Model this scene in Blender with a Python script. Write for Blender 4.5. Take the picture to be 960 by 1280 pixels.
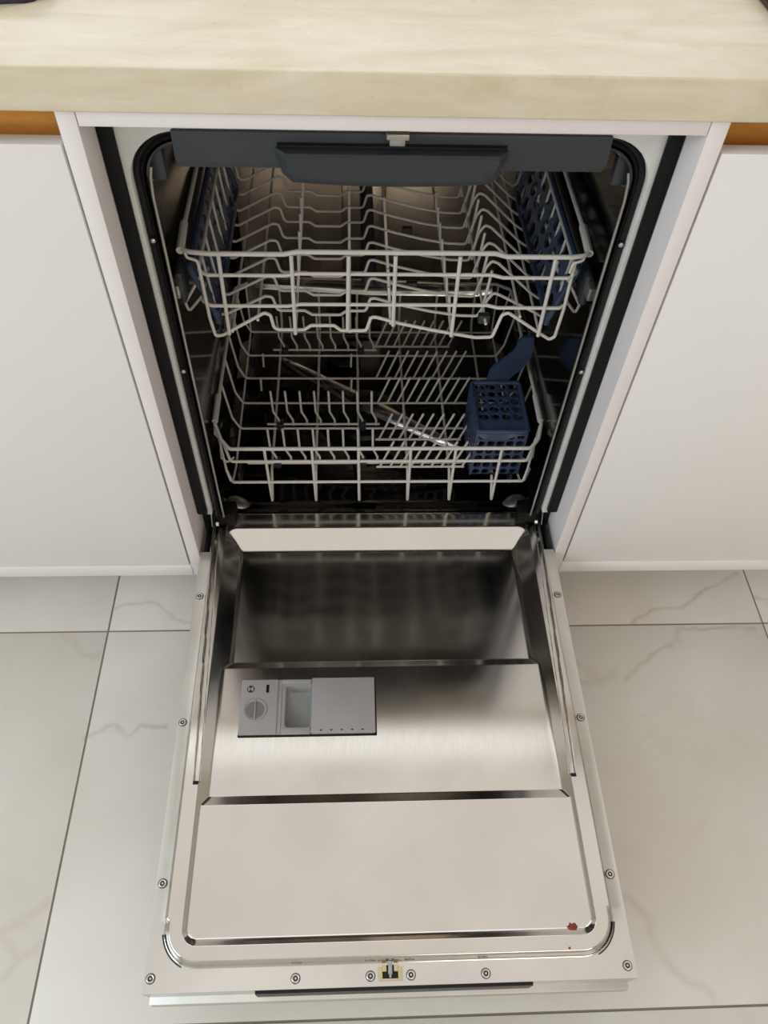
import bpy, bmesh, math, random
import numpy as np
from mathutils import Vector, Matrix
random.seed(4)
for o in list(bpy.data.objects): bpy.data.objects.remove(o)
SC = bpy.context.scene
COL = SC.collection
PI = math.pi

# ------------------------------------------------------------------ camera
cam_d = bpy.data.cameras.new('camera'); cam = bpy.data.objects.new('camera', cam_d); COL.objects.link(cam)
R_ = (0.99903716, -0.03108600, 0.03095822); U_ = (0.00613416, 0.79769274, 0.60303289); F_ = (0.04344103, 0.60226237, -0.79711537)
cam.matrix_world = Matrix(((R_[0], U_[0], -F_[0], -0.04809), (R_[1], U_[1], -F_[1], -0.73528), (R_[2], U_[2], -F_[2], 1.25089), (0, 0, 0, 1)))
cam_d.sensor_fit = 'VERTICAL'; cam_d.sensor_height = 36.0; cam_d.lens = 973.66 / 1280 * 36.0
cam_d.clip_start = 0.02
SC.camera = cam

# ------------------------------------------------------------------ world, lights, exposure
W = bpy.data.worlds.new('world'); SC.world = W; W.use_nodes = True
W.node_tree.nodes['Background'].inputs[0].default_value = (0.75, 0.85, 1.0, 1); W.node_tree.nodes['Background'].inputs[1].default_value = 1.0
SC.view_settings.view_transform = 'Standard'; SC.view_settings.look = 'None'
SC.view_settings.exposure = -0.30; SC.view_settings.gamma = 1.0; SC.view_settings.use_curve_mapping = False

def area(name, loc, target, sx, sy, power, color):
    l = bpy.data.lights.new(name, 'AREA'); l.shape = 'RECTANGLE'; l.size = sx; l.size_y = sy; l.energy = power; l.color = color
    o = bpy.data.objects.new(name, l); COL.objects.link(o); o.location = loc
    o.rotation_euler = (Vector(target) - Vector(loc)).to_track_quat('-Z', 'Y').to_euler()
    return o
# daylight through the window above the worktop and the left window; added warm rear fill and oversized ceiling panel
area('worktop_window_daylight', (-0.2, 0.69, 1.80), (-0.2, -1.2, 0.6), 2.0, 1.1, 10, (0.93, 0.965, 1.0))
area('window_daylight', (-2.44, -1.45, 1.65), (0, -1.2, 1.0), 1.9, 1.3, 53, (0.77, 0.90, 1.0))
area('rear_warm_fill', (1.0, -2.93, 1.75), (0.6, 0, 0.9), 1.6, 1.1, 21, (1.0, 0.91, 0.82))  # warm fill added at the rear opening to lift the right side
area('ceiling_fill_light', (0.2, -0.55, 2.56), (0.2, -0.55, 0), 2.6, 2.0, 11, (1.0, 0.95, 0.90))  # added overhead light, sized for even reflections in the door steel

# ------------------------------------------------------------------ material helpers
MATS = {}
def srgb(r, g, b):
    f = lambda c: (c / 12.92 if c <= 0.04045 else ((c + 0.055) / 1.055) ** 2.4)
    return (f(r / 255), f(g / 255), f(b / 255), 1)
class NT:
    def __init__(s, name):
        s.m = bpy.data.materials.new(name); s.m.use_nodes = True; s.t = s.m.node_tree; s.b = s.t.nodes['Principled BSDF']; MATS[name] = s.m
    def n(s, typ, **kw):
        x = s.t.nodes.new(typ)
        for k, v in kw.items(): setattr(x, k, v)
        return x
    def l(s, a, b): s.t.links.new(a, b)
    def math(s, op, a, b=None, clamp=False):
        x = s.n('ShaderNodeMath', operation=op, use_clamp=clamp)
        for i, v in enumerate((a, b)):
            if v is None: continue
            if isinstance(v, (int, float)): x.inputs[i].default_value = v
            else: s.l(v, x.inputs[i])
        return x.outputs[0]
    def mix(s, fac, a, b):
        x = s.n('ShaderNodeMix', data_type='RGBA')
        for sock, v in ((x.inputs[0], fac), (x.inputs[6], a), (x.inputs[7], b)):
            if isinstance(v, (int, float, tuple)): sock.default_value = v
            else: s.l(v, sock)
        return x.outputs[2]
    def coords(s, scale=(1, 1, 1), kind='Object', src=None):
        mp = s.n('ShaderNodeMapping'); mp.inputs['Scale'].default_value = scale
        if src is None: src = s.n('ShaderNodeTexCoord').outputs[kind]
        s.l(src, mp.inputs[0]); return mp.outputs[0]
    def noise(s, vec, scale, detail=3, rough=0.55, dist=0.0):
        x = s.n('ShaderNodeTexNoise'); x.inputs['Scale'].default_value = scale; x.inputs['Detail'].default_value = detail
        x.inputs['Roughness'].default_value = rough; x.inputs['Distortion'].default_value = dist; s.l(vec, x.inputs['Vector']); return x.outputs[0]
    def rmap(s, v, a, b, c=0.0, d=1.0):
        x = s.n('ShaderNodeMapRange'); s.l(v, x.inputs[0])
        for i, q in enumerate((a, b, c, d)): x.inputs[1 + i].default_value = q
        return x.outputs[0]
    def bump(s, h, strength, dist=0.001):
        x = s.n('ShaderNodeBump'); x.inputs['Strength'].default_value = strength; x.inputs['Distance'].default_value = dist
        s.l(h, x.inputs['Height']); s.l(x.outputs[0], s.b.inputs['Normal'])
    def set(s, **kw):
        for k, v in kw.items(): s.b.inputs[k.replace('_', ' ')].default_value = v
def simple(name, col, rough=0.5, metal=0.0, var=0.06, vscale=18, bump=0.0, bscale=200, stretch=(1, 1, 1), coat=0.0, spec=0.5):
    t = NT(name); c = t.coords(stretch)
    f = t.noise(c, vscale)
    d = tuple(max(0, x * (1 - var * 2)) for x in col[:3]) + (1,); e = tuple(min(1, x * (1 + var)) for x in col[:3]) + (1,)
    t.l(t.mix(t.rmap(f, 0.3, 0.7), d, e), t.b.inputs['Base Color'])
    t.l(t.rmap(f, 0.2, 0.8, rough * 0.88, min(1, rough * 1.12)), t.b.inputs['Roughness'])
    t.set(Metallic=metal, Coat_Weight=coat, Coat_Roughness=0.08, Specular_IOR_Level=spec)
    if bump: t.bump(t.noise(c, bscale), bump, 0.0006)
    return t.m

simple('white_lacquer', srgb(232, 227, 222), 0.22, var=0.008, vscale=2.5, coat=0.25, bump=0.01, bscale=40)
simple('white_board', srgb(228, 220, 217), 0.42, var=0.012, vscale=6)
simple('white_wall', srgb(226, 221, 213), 0.8, var=0.02, vscale=4, bump=0.1, bscale=150)
simple('brown_channel', srgb(228, 162, 78), 0.45, var=0.10, vscale=12, stretch=(1, 1, 6))
simple('dark_void', srgb(22, 21, 20), 0.8)
simple('black_rubber', srgb(13, 13, 14), 0.55, var=0.1, bump=0.1, spec=0.2)
simple('gasket_rubber', srgb(11, 12, 13), 0.3, var=0.1, bump=0.06, spec=0.25)
simple('black_plastic', srgb(17, 18, 20), 0.4, bump=0.05, spec=0.3)
simple('rack_coating', srgb(199, 193, 184), 0.42, var=0.03, vscale=60)
simple('rack_clip', srgb(36, 39, 46), 0.45)
simple('drawer_grey', srgb(50, 54, 58), 0.5, var=0.03, bump=0.05)
simple('blue_grey_plastic', srgb(50, 63, 88), 0.35, var=0.08, bump=0.03)
simple('dispenser_grey', srgb(152, 148, 146), 0.42, var=0.025, bump=0.04)
simple('dispenser_dark', srgb(112, 109, 107), 0.42, var=0.03)
simple('screw_steel', srgb(214, 209, 202), 0.35, metal=0.8)
simple('screw_dark', srgb(52, 45, 38), 0.6, metal=0.0)
simple('latch_brass', srgb(205, 192, 150), 0.35, metal=0.7)
simple('light_metal', srgb(172, 168, 162), 0.35, metal=0.9)
simple('frame_film', srgb(214, 212, 207), 0.4, var=0.06, vscale=25, bump=0.25, bscale=60)
simple('hinge_metal', srgb(180, 178, 174), 0.3, metal=1.0)
simple('grout', srgb(132, 122, 108), 0.9)
simple('cup_inner', srgb(142, 141, 141), 0.35, var=0.04)
simple('dark_wood', srgb(44, 26, 18), 0.45, var=0.2, stretch=(1, 8, 8))
simple('patterned_cloth', srgb(58, 50, 66), 0.9, var=0.35, vscale=60, bump=0.3)
simple('ceiling_paint', srgb(238, 234, 226), 0.85, var=0.01)
simple('window_frame_white', srgb(232, 232, 230), 0.4)

def steel(name, col, rough, streak, axis_scale, blotch=0.05):
    t = NT(name); c = t.coords(axis_scale); fine = t.noise(c, 60, 4, 0.6)
    big = t.noise(t.coords((1, 1, 1)), 9, 3)
    a = tuple(x * (1 - blotch * 2) for x in col[:3]) + (1,); b = tuple(min(1, x * (1 + blotch)) for x in col[:3]) + (1,)
    t.l(t.mix(t.rmap(big, 0.3, 0.7), a, b), t.b.inputs['Base Color'])
    r = t.math('ADD', t.rmap(fine, 0.25, 0.75, rough - 0.018, rough + 0.022), t.rmap(big, 0.3, 0.7, -0.02, 0.02))
    t.l(r, t.b.inputs['Roughness']); t.set(Metallic=1.0)
    t.bump(fine, streak, 0.0004)
steel('door_steel', srgb(208, 203, 197), 0.135, 0.005, (9, 0.8, 1), 0.03)
steel('flange_steel', srgb(216, 212, 206), 0.36, 0.02, (9, 0.5, 1))
steel('tub_steel_lit', srgb(168, 154, 136), 0.22, 0.006, (2, 2, 2))  # same tub steel, lightened and warmed to hold the back wall's reflections
steel('tub_steel_shaded', srgb(66, 66, 66), 0.09, 0.006, (2, 2, 2))  # tub steel darkened in colour to hold the walls' black reflections
steel('arm_steel', srgb(200, 195, 190), 0.2, 0.02, (2, 2, 2))

def marble_floor():
    t = NT('marble_tile')
    pos = t.n('ShaderNodeNewGeometry').outputs['Position']
    rnd = t.n('ShaderNodeObjectInfo').outputs['Random']
    cr = t.n('ShaderNodeCombineXYZ'); t.l(t.math('MULTIPLY', rnd, 7.0), cr.inputs[0]); t.l(t.math('MULTIPLY', rnd, 13.0), cr.inputs[1])
    va = t.n('ShaderNodeVectorMath', operation='ADD'); t.l(pos, va.inputs[0]); t.l(cr.outputs[0], va.inputs[1])
    cloud = t.noise(va.outputs[0], 2.6, 4, 0.55, 0.4)
    base = t.mix(t.rmap(cloud, 0.3, 0.7), srgb(206, 199, 189), srgb(222, 217, 209))
    # individual veins of the tiles in view, as wavering lines in the stone
    wob = t.n('ShaderNodeTexNoise'); wob.inputs['Scale'].default_value = 22; wob.inputs['Detail'].default_value = 4; t.l(pos, wob.inputs['Vector'])
    sub = t.n('ShaderNodeVectorMath', operation='SUBTRACT'); t.l(wob.outputs[1], sub.inputs[0]); sub.inputs[1].default_value = (0.5, 0.5, 0.5)
    sc = t.n('ShaderNodeVectorMath', operation='MULTIPLY'); t.l(sub.outputs[0], sc.inputs[0]); sc.inputs[1].default_value = (0.035, 0.035, 0)
    p = t.n('ShaderNodeVectorMath', operation='ADD'); t.l(pos, p.inputs[0]); t.l(sc.outputs[0], p.inputs[1])
    flat = t.n('ShaderNodeVectorMath', operation='MULTIPLY'); t.l(p.outputs[0], flat.inputs[0]); flat.inputs[1].default_value = (1, 1, 0)
    def segs(lines):
        dmin = None
        for ln in lines:
            for a, b in zip(ln[:-1], ln[1:]):
                ba = (b[0] - a[0], b[1] - a[1], 0); L2 = ba[0] ** 2 + ba[1] ** 2
                pa = t.n('ShaderNodeVectorMath', operation='SUBTRACT'); t.l(flat.outputs[0], pa.inputs[0]); pa.inputs[1].default_value = (a[0], a[1], 0)
                dt = t.n('ShaderNodeVectorMath', operation='DOT_PRODUCT'); t.l(pa.outputs[0], dt.inputs[0]); dt.inputs[1].default_value = (ba[0] / L2, ba[1] / L2, 0)
                h = t.math('ADD', dt.outputs['Value'], 0.0, True)
                q = t.n('ShaderNodeVectorMath', operation='SCALE'); q.inputs[0].default_value = ba; t.l(h, q.inputs['Scale'])
                d = t.n('ShaderNodeVectorMath', operation='DISTANCE'); t.l(pa.outputs[0], d.inputs[0]); t.l(q.outputs[0], d.inputs[1])
                dmin = d.outputs['Value'] if dmin is None else t.math('MINIMUM', dmin, d.outputs['Value'])
        return dmin
    strong = [[(0.469, -0.048), (0.511, -0.027), (0.567, -0.016), (0.623, 0.018), (0.695, 0.05)],
              [(0.436, -0.162), (0.465, -0.129), (0.515, -0.104), (0.544, -0.092), (0.555, -0.061), (0.696, -0.066)],
              [(0.718, 0.0), (0.80, -0.01)], [(-0.482, -0.248), (-0.443, -0.23), (-0.413, -0.252), (-0.397, -0.232), (-0.355, -0.231)],
              [(-0.481, -0.01), (-0.448, 0.003), (-0.405, 0.005), (-0.371, -0.027), (-0.334, -0.037)]]
    faint = [[(-0.557, -0.058), (-0.523, -0.085), (-0.493, -0.098)], [(-0.546, -0.529), (-0.516, -0.515), (-0.492, -0.498)],
             [(-0.543, -0.539), (-0.511, -0.558)], [(-0.531, -0.583), (-0.486, -0.546)], [(0.352, -0.132), (0.393, -0.164)],
             [(0.354, -0.164), (0.416, -0.154)], [(0.359, -0.505), (0.382, -0.538), (0.394, -0.584), (0.448, -0.637)]]
    amp = t.rmap(t.noise(pos, 14, 2), 0.3, 0.7, 0.35, 1.0)
    s1 = t.math('MULTIPLY', t.rmap(segs(strong), 0.0, 0.006, 1.0, 0.0), amp)
    s2 = t.math('MULTIPLY', t.rmap(segs(faint), 0.0, 0.011, 0.55, 0.0), amp)
    gen = t.noise(va.outputs[0], 1.7, 5, 0.6, 0.8)
    g = t.math('MULTIPLY', t.rmap(t.math('ABSOLUTE', t.math('SUBTRACT', gen, 0.5)), 0.0, 0.02, 0.12, 0.0), t.rmap(cloud, 0.45, 0.65))
    v = t.math('MAXIMUM', t.math('MAXIMUM', s1, s2), g)
    t.l(t.mix(t.math('MULTIPLY', v, 0.42), base, srgb(150, 124, 108)), t.b.inputs['Base Color'])
    t.l(t.rmap(cloud, 0.3, 0.7, 0.30, 0.38), t.b.inputs['Roughness'])
    t.bump(t.noise(pos, 90, 2), 0.02, 0.0005)
marble_floor()

def stone_counter():
    t = NT('beige_stone'); c = t.coords((1.0, 4.5, 4.5)); c2 = t.coords((1, 1, 1))
    st = t.noise(c, 5.5, 6, 0.62, 0.9); cl = t.noise(c2, 7, 4, 0.6)
    a = t.mix(t.rmap(st, 0.30, 0.68), srgb(200, 186, 154), srgb(220, 208, 184))
    b = t.mix(t.rmap(cl, 0.45, 0.72, 0.0, 0.35), a, srgb(230, 223, 209))
    fl = t.rmap(t.noise(t.coords((1.2, 7, 7)), 13, 5, 0.7, 0.5), 0.60, 0.75, 0.0, 0.4)
    t.l(t.mix(fl, b, srgb(190, 174, 146)), t.b.inputs['Base Color'])
    t.l(t.rmap(cl, 0.3, 0.7, 0.22, 0.34), t.b.inputs['Roughness'])
    t.bump(t.noise(c2, 130, 2), 0.02, 0.0005)
stone_counter()
def glow(name, col, strength):
    t = NT(name); e = t.n('ShaderNodeEmission'); e.inputs[0].default_value = col; e.inputs[1].default_value = strength
    t.l(e.outputs[0], t.t.nodes['Material Output'].inputs[0])
glow('fill_panel_glow', (1.0, 0.95, 0.90, 1), 0.5)
def glass(name, tint):
    t = NT(name); t.set(Base_Color=tint, Roughness=0.02, Transmission_Weight=1.0, IOR=1.33)
glass('water', (0.95, 0.98, 1, 1))
def rust_mat():
    t = NT('rust'); f = t.noise(t.coords(), 900, 4)
    t.l(t.mix(t.rmap(f, 0.35, 0.65), srgb(92, 34, 20), srgb(150, 70, 44)), t.b.inputs['Base Color']); t.set(Roughness=0.75); t.bump(f, 0.5, 0.0008)
rust_mat()

# ------------------------------------------------------------------ mesh helpers
class MB:
    def __init__(s): s.v = []; s.f = []
    def add(s, vs, fs):
        o = len(s.v); s.v += [tuple(x) for x in vs]; s.f += [tuple(i + o for i in q) for q in fs]; return s
    def box(s, x0, x1, y0, y1, z0, z1):
        return s.add([(x0, y0, z0), (x1, y0, z0), (x1, y1, z0), (x0, y1, z0), (x0, y0, z1), (x1, y0, z1), (x1, y1, z1), (x0, y1, z1)],
                     [(0, 3, 2, 1), (4, 5, 6, 7), (0, 1, 5, 4), (1, 2, 6, 5), (2, 3, 7, 6), (3, 0, 4, 7)])
    def bbox(s, x0, x1, y0, y1, z0, z1, b=0.001, seg=2):
        bm = bmesh.new(); bmesh.ops.create_cube(bm, size=1)
        for v in bm.verts: v.co = (x0 + (v.co.x + .5) * (x1 - x0), y0 + (v.co.y + .5) * (y1 - y0), z0 + (v.co.z + .5) * (z1 - z0))
        bmesh.ops.bevel(bm, geom=bm.edges[:], offset=b, segments=seg, profile=0.5, affect='EDGES')
        bm.verts.index_update()
        s.add([v.co for v in bm.verts], [[v.index for v in f.verts] for f in bm.faces]); bm.free(); return s
    def tube(s, pts, r, n=8, closed=False, fil=0.0):
        pts = fillet([Vector(p) for p in pts], fil, closed) if fil else [Vector(p) for p in pts]
        N = len(pts); T = []
        for i in range(N):
            if closed: a, b = pts[i - 1], pts[(i + 1) % N]
            else: a, b = pts[max(i - 1, 0)], pts[min(i + 1, N - 1)]
            T.append((b - a).normalized())
        ref = Vector((0, 0, 1)) if abs(T[0].z) < 0.9 else Vector((0, 1, 0))
        nrm = (ref - T[0] * ref.dot(T[0])).normalized(); vs = []; fs = []
        for i in range(N):
            nrm = (nrm - T[i] * nrm.dot(T[i])).normalized(); bn = T[i].cross(nrm)
            for k in range(n):
                a = 2 * PI * k / n; vs.append(pts[i] + (nrm * math.cos(a) + bn * math.sin(a)) * r)
        for i in range(N if closed else N - 1):
            j = (i + 1) % N
            for k in range(n): fs.append((i * n + k, i * n + (k + 1) % n, j * n + (k + 1) % n, j * n + k))
        if not closed:
            fs.append(tuple(range(n - 1, -1, -1))); fs.append(tuple((N - 1) * n + k for k in range(n)))
        return s.add(vs, fs)
    def lathe(s, prof, c, n=24, axis='z'):
        vs = []; fs = []
        for r, h in prof:
            for k in range(n):
                a = 2 * PI * k / n; p = (r * math.cos(a), r * math.sin(a), h)
                if axis == 'y': p = (p[0], p[2], p[1])
                vs.append((c[0] + p[0], c[1] + p[1], c[2] + p[2]))
        for i in range(len(prof) - 1):
            for k in range(n): fs.append((i * n + k, i * n + (k + 1) % n, (i + 1) * n + (k + 1) % n, (i + 1) * n + k))
        fs.append(tuple(range(n - 1, -1, -1))); fs.append(tuple((len(prof) - 1) * n + k for k in range(n)))
        return s.add(vs, fs)
    def prism(s, poly, origin, ux, uy, depth):
        o, ux, uy = Vector(origin), Vector(ux), Vector(uy); w = ux.cross(uy).normalized() * depth; n = len(poly)
        vs = [o + ux * a + uy * b for a, b in poly]; vs += [v + w for v in vs]
        fs = [tuple(range(n - 1, -1, -1)), tuple(range(n, 2 * n))] + [(i, (i + 1) % n, n + (i + 1) % n, n + i) for i in range(n)]
        return s.add(vs, fs)
    def perforated(s, o, ux, uy, nx, ny, cw, ch, fill, depth, sides=8, stagger=False):
        o, ux, uy = Vector(o), Vector(ux).normalized(), Vector(uy).normalized(); w = ux.cross(uy).normalized() * depth
        for j in range(ny):
            for i in range(nx):
                c0 = o + ux * (i * cw + (cw / 2 if stagger and j % 2 else 0)) + uy * (j * ch)
                sq = [(0, .5), (0, 0), (.5, 0), (1, 0), (1, .5), (1, 1), (.5, 1), (0, 1)]
                vs = [c0 + ux * (a * cw) + uy * (b * ch) for a, b in sq]
                for k in range(8):
                    an = PI + 2 * PI * k / 8; vs.append(c0 + ux * cw * (.5 + .5 * fill * math.cos(an)) + uy * ch * (.5 + .5 * fill * math.sin(an)))
                vs += [v + w for v in vs]; fs = []
                for k in range(8):
                    k2 = (k + 1) % 8
                    fs += [(k, 8 + k, 8 + k2, k2), (16 + k, 16 + k2, 24 + k2, 24 + k), (8 + k, 24 + k, 24 + k2, 8 + k2), (k, k2, 16 + k2, 16 + k)]
                s.add(vs, fs)
        return s
    def mesh(s, name, smooth=35):
        m = bpy.data.meshes.new(name); m.from_pydata(s.v, [], s.f); m.update()
        bm = bmesh.new(); bm.from_mesh(m); bmesh.ops.recalc_face_normals(bm, faces=bm.faces[:]); bm.to_mesh(m); bm.free()
        if smooth:
            m.polygons.foreach_set('use_smooth', [True] * len(m.polygons)); m.set_sharp_from_angle(angle=math.radians(smooth))
        return m
def fillet(pts, r, closed=False):
    out = []; N = len(pts)
    for i in range(N):
        if not closed and i in (0, N - 1): out.append(pts[i]); continue
        p = pts[i]; a = pts[i - 1] - p; b = pts[(i + 1) % N] - p
        la, lb = a.length, b.length; a = a / la; b = b / lb; ang = a.angle(b)
        if ang > PI - 0.05: out.append(p); continue
        d = min(r / math.tan(ang / 2), la * 0.45, lb * 0.45); A, B = p + a * d, p + b * d
        for k in range(6):
            t = k / 5; out.append(A * (1 - t) ** 2 + p * 2 * t * (1 - t) + B * t * t)
    return out
def obj(name, data, mat, parent=None, loc=None):
    if isinstance(data, MB): data = data.mesh(name)
    o = bpy.data.objects.new(name, data); COL.objects.link(o)
    if mat and not data.materials: data.materials.append(MATS[mat])
    if parent: o.parent = parent
    if loc: o.location = loc
    return o
def thing(name, label, cat, loc=(0, 0, 0), group=None):
    o = bpy.data.objects.new(name, None); COL.objects.link(o); o.location = loc; o.empty_display_size = 0.05
    return tag(o, label, cat, group)
def tag(o, label, cat, group=None):
    o['label'] = label; o['category'] = cat
    if group: o['group'] = group
    return o
def struct(o): o['kind'] = 'structure'; return o
def B(*a, b=0.001): return MB().bbox(*a, b=b)

# ------------------------------------------------------------------ room shell
XW, YF, YB, ZC = 2.5, -3.0, 0.70, 2.62
fl = struct(obj('floor', MB().box(-XW, XW, YF, YB, -0.06, -0.0015), 'grout'))
TW, TD, G = 1.194, 0.594, 0.003
x0 = -0.4805; y0 = -0.647
k = 0
tm = B(0, TW - G, 0, TD - G, -0.009, 0.0, b=0.0008).mesh('tile')
for i in range(-2, 3):
    for j in range(-4, 3):
        xa, ya = x0 + i * TW + G / 2, y0 + j * TD + G / 2
        xb, yb = xa + TW - G, ya + TD - G
        cx0, cx1, cy0, cy1 = max(xa, -XW), min(xb, XW), max(ya, YF), min(yb, YB)
        if cx1 - cx0 < 0.02 or cy1 - cy0 < 0.02: continue
        full = (cx0, cx1, cy0, cy1) == (xa, xb, ya, yb)
        m = tm if full else B(0, cx1 - cx0, 0, cy1 - cy0, -0.009, 0.0, b=0.0008).mesh('tile')
        obj('tile', m, 'marble_tile', fl, (cx0, cy0, 0))
struct(obj('ceiling', MB().box(-XW, XW, YF, YB, ZC, ZC + 0.06), 'ceiling_paint'))
bx0, bx1, bz0, bz1 = -1.22, 0.82, 1.23, 2.36
struct(obj('wall_back', MB().box(-XW, bx0, YB, YB + 0.1, -0.06, ZC).box(bx1, XW, YB, YB + 0.1, -0.06, ZC).box(bx0, bx1, YB, YB + 0.1, -0.06, bz0).box(bx0, bx1, YB, YB + 0.1, bz1, ZC), 'white_wall'))
struct(obj('window_3', MB().box(bx0, bx0 + 0.05, YB + 0.02, YB + 0.07, bz0, bz1).box(bx1 - 0.05, bx1, YB + 0.02, YB + 0.07, bz0, bz1).box(bx0, bx1, YB + 0.02, YB + 0.07, bz1 - 0.05, bz1).box(bx0, bx1, YB + 0.02, YB + 0.07, bz0, bz0 + 0.05).box(-0.225, -0.175, YB + 0.02, YB + 0.07, bz0, bz1), 'window_frame_white'))
struct(obj('wall_right', MB().box(XW, XW + 0.1, YF, YB, -0.06, ZC), 'white_wall'))
# left wall with a window opening, wall behind the camera with a smaller one
wy0, wy1, wz0, wz1 = -2.4, -0.5, 1.0, 2.3
struct(obj('wall_left', MB().box(-XW - 0.1, -XW, YF, wy0, -0.06, ZC).box(-XW - 0.1, -XW, wy1, YB, -0.06, ZC).box(-XW - 0.1, -XW, wy0, wy1, -0.06, wz0).box(-XW - 0.1, -XW, wy0, wy1, wz1, ZC), 'white_wall'))
gx0, gx1, gz0, gz1 = 0.2, 1.8, 1.2, 2.3
struct(obj('wall_front', MB().box(-XW, gx0, YF - 0.1, YF, -0.06, ZC).box(gx1, XW, YF - 0.1, YF, -0.06, ZC).box(gx0, gx1, YF - 0.1, YF, gz1, ZC).box(gx0, gx1, YF - 0.1, YF, -0.06, gz0), 'white_wall'))
w1 = struct(obj('window_1', MB().box(-XW - 0.07, -XW - 0.02, wy0, wy0 + 0.05, wz0, wz1).box(-XW - 0.07, -XW - 0.02, wy1 - 0.05, wy1, wz0, wz1).box(-XW - 0.07, -XW - 0.02, wy0, wy1, wz0, wz0 + 0.05).box(-XW - 0.07, -XW - 0.02, wy0, wy1, wz1 - 0.05, wz1).box(-XW - 0.07, -XW - 0.02, -1.475, -1.425, wz0, wz1), 'window_frame_white'))
struct(obj('window_2', MB().box(gx0, gx0 + 0.06, YF - 0.08, YF - 0.02, gz0, gz1).box(gx1 - 0.06, gx1, YF - 0.08, YF - 0.02, gz0, gz1).box(gx0, gx1, YF - 0.08, YF - 0.02, gz1 - 0.06, gz1).box(gx0, gx1, YF - 0.08, YF - 0.02, gz0, gz0 + 0.06).box(0.97, 1.03, YF - 0.08, YF - 0.02, gz0, gz1), 'window_frame_white'))

# ------------------------------------------------------------------ cabinets beside the dishwasher
PT, ZPB, ZCB, ZCT = 0.0185, 0.101, 0.894, 0.934
for s, side in ((-1, 'left'), (1, 'right')):
    xa, xb = sorted((s * 0.3002, s * (0.3 + PT)))
    tag(obj('side_panel', B(xa, xb, 0.0, 0.57, ZPB, ZCB - 0.0005, b=0.0007), 'white_board'),
        'narrow white upright panel along the %s side of the open dishwasher' % side, 'panel')
    c = thing('base_cabinet', ('glossy white base cabinet at the left edge of the photo' if s < 0 else 'glossy white base cabinet at the right edge of the photo'), 'cabinet', (s * 0.78, 0.25, 0), 'white base cabinets')
    off = Vector(c.location)
    def cp(name, mb, mat):
        m = mb.mesh(name); m.transform(Matrix.Translation(-off)); return obj(name, m, mat, c)
    e = s * (0.3 + PT + 0.0032); f = s * 1.25
    xa, xb = sorted((e, f))
    dr = cp('cabinet_door', MB().bbox(xa, xb, 0.0008, 0.020, 0.131, 0.8605, b=0.0012), 'white_lacquer'); dr['label'] = 'white lacquered handleless door'
    xa, xb = sorted((s * (0.3 + PT + 0.0003), f))
    cp('bottom_rail', MB().bbox(xa, xb, -0.001, 0.018, ZPB, 0.1295, b=0.0012), 'white_lacquer')
    cp('carcass', MB().box(xa, xb, 0.0215, 0.57, ZPB, 0.838), 'white_board')
    ch = cp('grip_channel', MB().box(xa, xb, 0.055, 0.058, 0.8383, 0.8935).box(xa, xb, 0.0215, 0.055, 0.8383, 0.8415), 'brown_channel'); ch['label'] = 'brown recessed grip channel'
    xa, xb = sorted((s * 0.3005, f))
    struct(obj('baseboard_' + side, MB().box(xa, xb, 0.075, 0.09, 0.0005, ZPB - 0.0005), 'white_board'))
tag(obj('filler_rail', B(-0.2994, 0.2994, 0.0004, 0.018, 0.8785, ZCB - 0.0006, b=0.0007), 'white_board'),
    'thin white rail under the worktop above the dishwasher opening', 'rail')
tag(obj('countertop', MB().bbox(-1.3, 1.3, -0.005, 0.69, ZCB, ZCT, b=0.002, seg=3), 'beige_stone'), 'thick beige stone worktop running above the dishwasher', 'countertop')

# ------------------------------------------------------------------ things at the top corners of the worktop
def cloth_bundle():
    bm = bmesh.new(); bmesh.ops.create_icosphere(bm, subdivisions=4, radius=1)
    for v in bm.verts:
        n = 1 + 0.10 * math.sin(5 * v.co.x + 2) * math.cos(6 * v.co.y) + 0.05 * math.sin(13 * v.co.y + 3 * v.co.z)
        x, y, z = v.co * n
        v.co = (x * 0.075, y * 0.05, max(-0.0, (z + 0.25) * 0.026))
    m = bpy.data.meshes.new('cloth'); bm.to_mesh(m); bm.free(); m.polygons.foreach_set('use_smooth', [True] * len(m.polygons)); return m
tag(obj('kitchen_cloth', cloth_bundle(), 'patterned_cloth', None, (-0.408, 0.168, ZCT + 0.0002)), 'crumpled dark patterned cloth at the far left of the worktop', 'cloth')
tr = thing('serving_tray', 'dark brown wooden tray at the far right corner of the worktop', 'tray', (0.545, 0.18, ZCT))
obj('tray_base', MB().bbox(-.16, .16, -.13, .13, 0.0003, 0.006, b=0.002), 'dark_wood', tr)
for (a0, a1, b0, b1) in ((-.16, .16, -.13, -.118), (-.16, .16, .118, .13), (-.16, -.148, -.118, .118), (.148, .16, -.118, .118)):
    obj('tray_rim', MB().bbox(a0, a1, b0, b1, 0.006, 0.014, b=0.002), 'dark_wood', tr)

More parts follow.
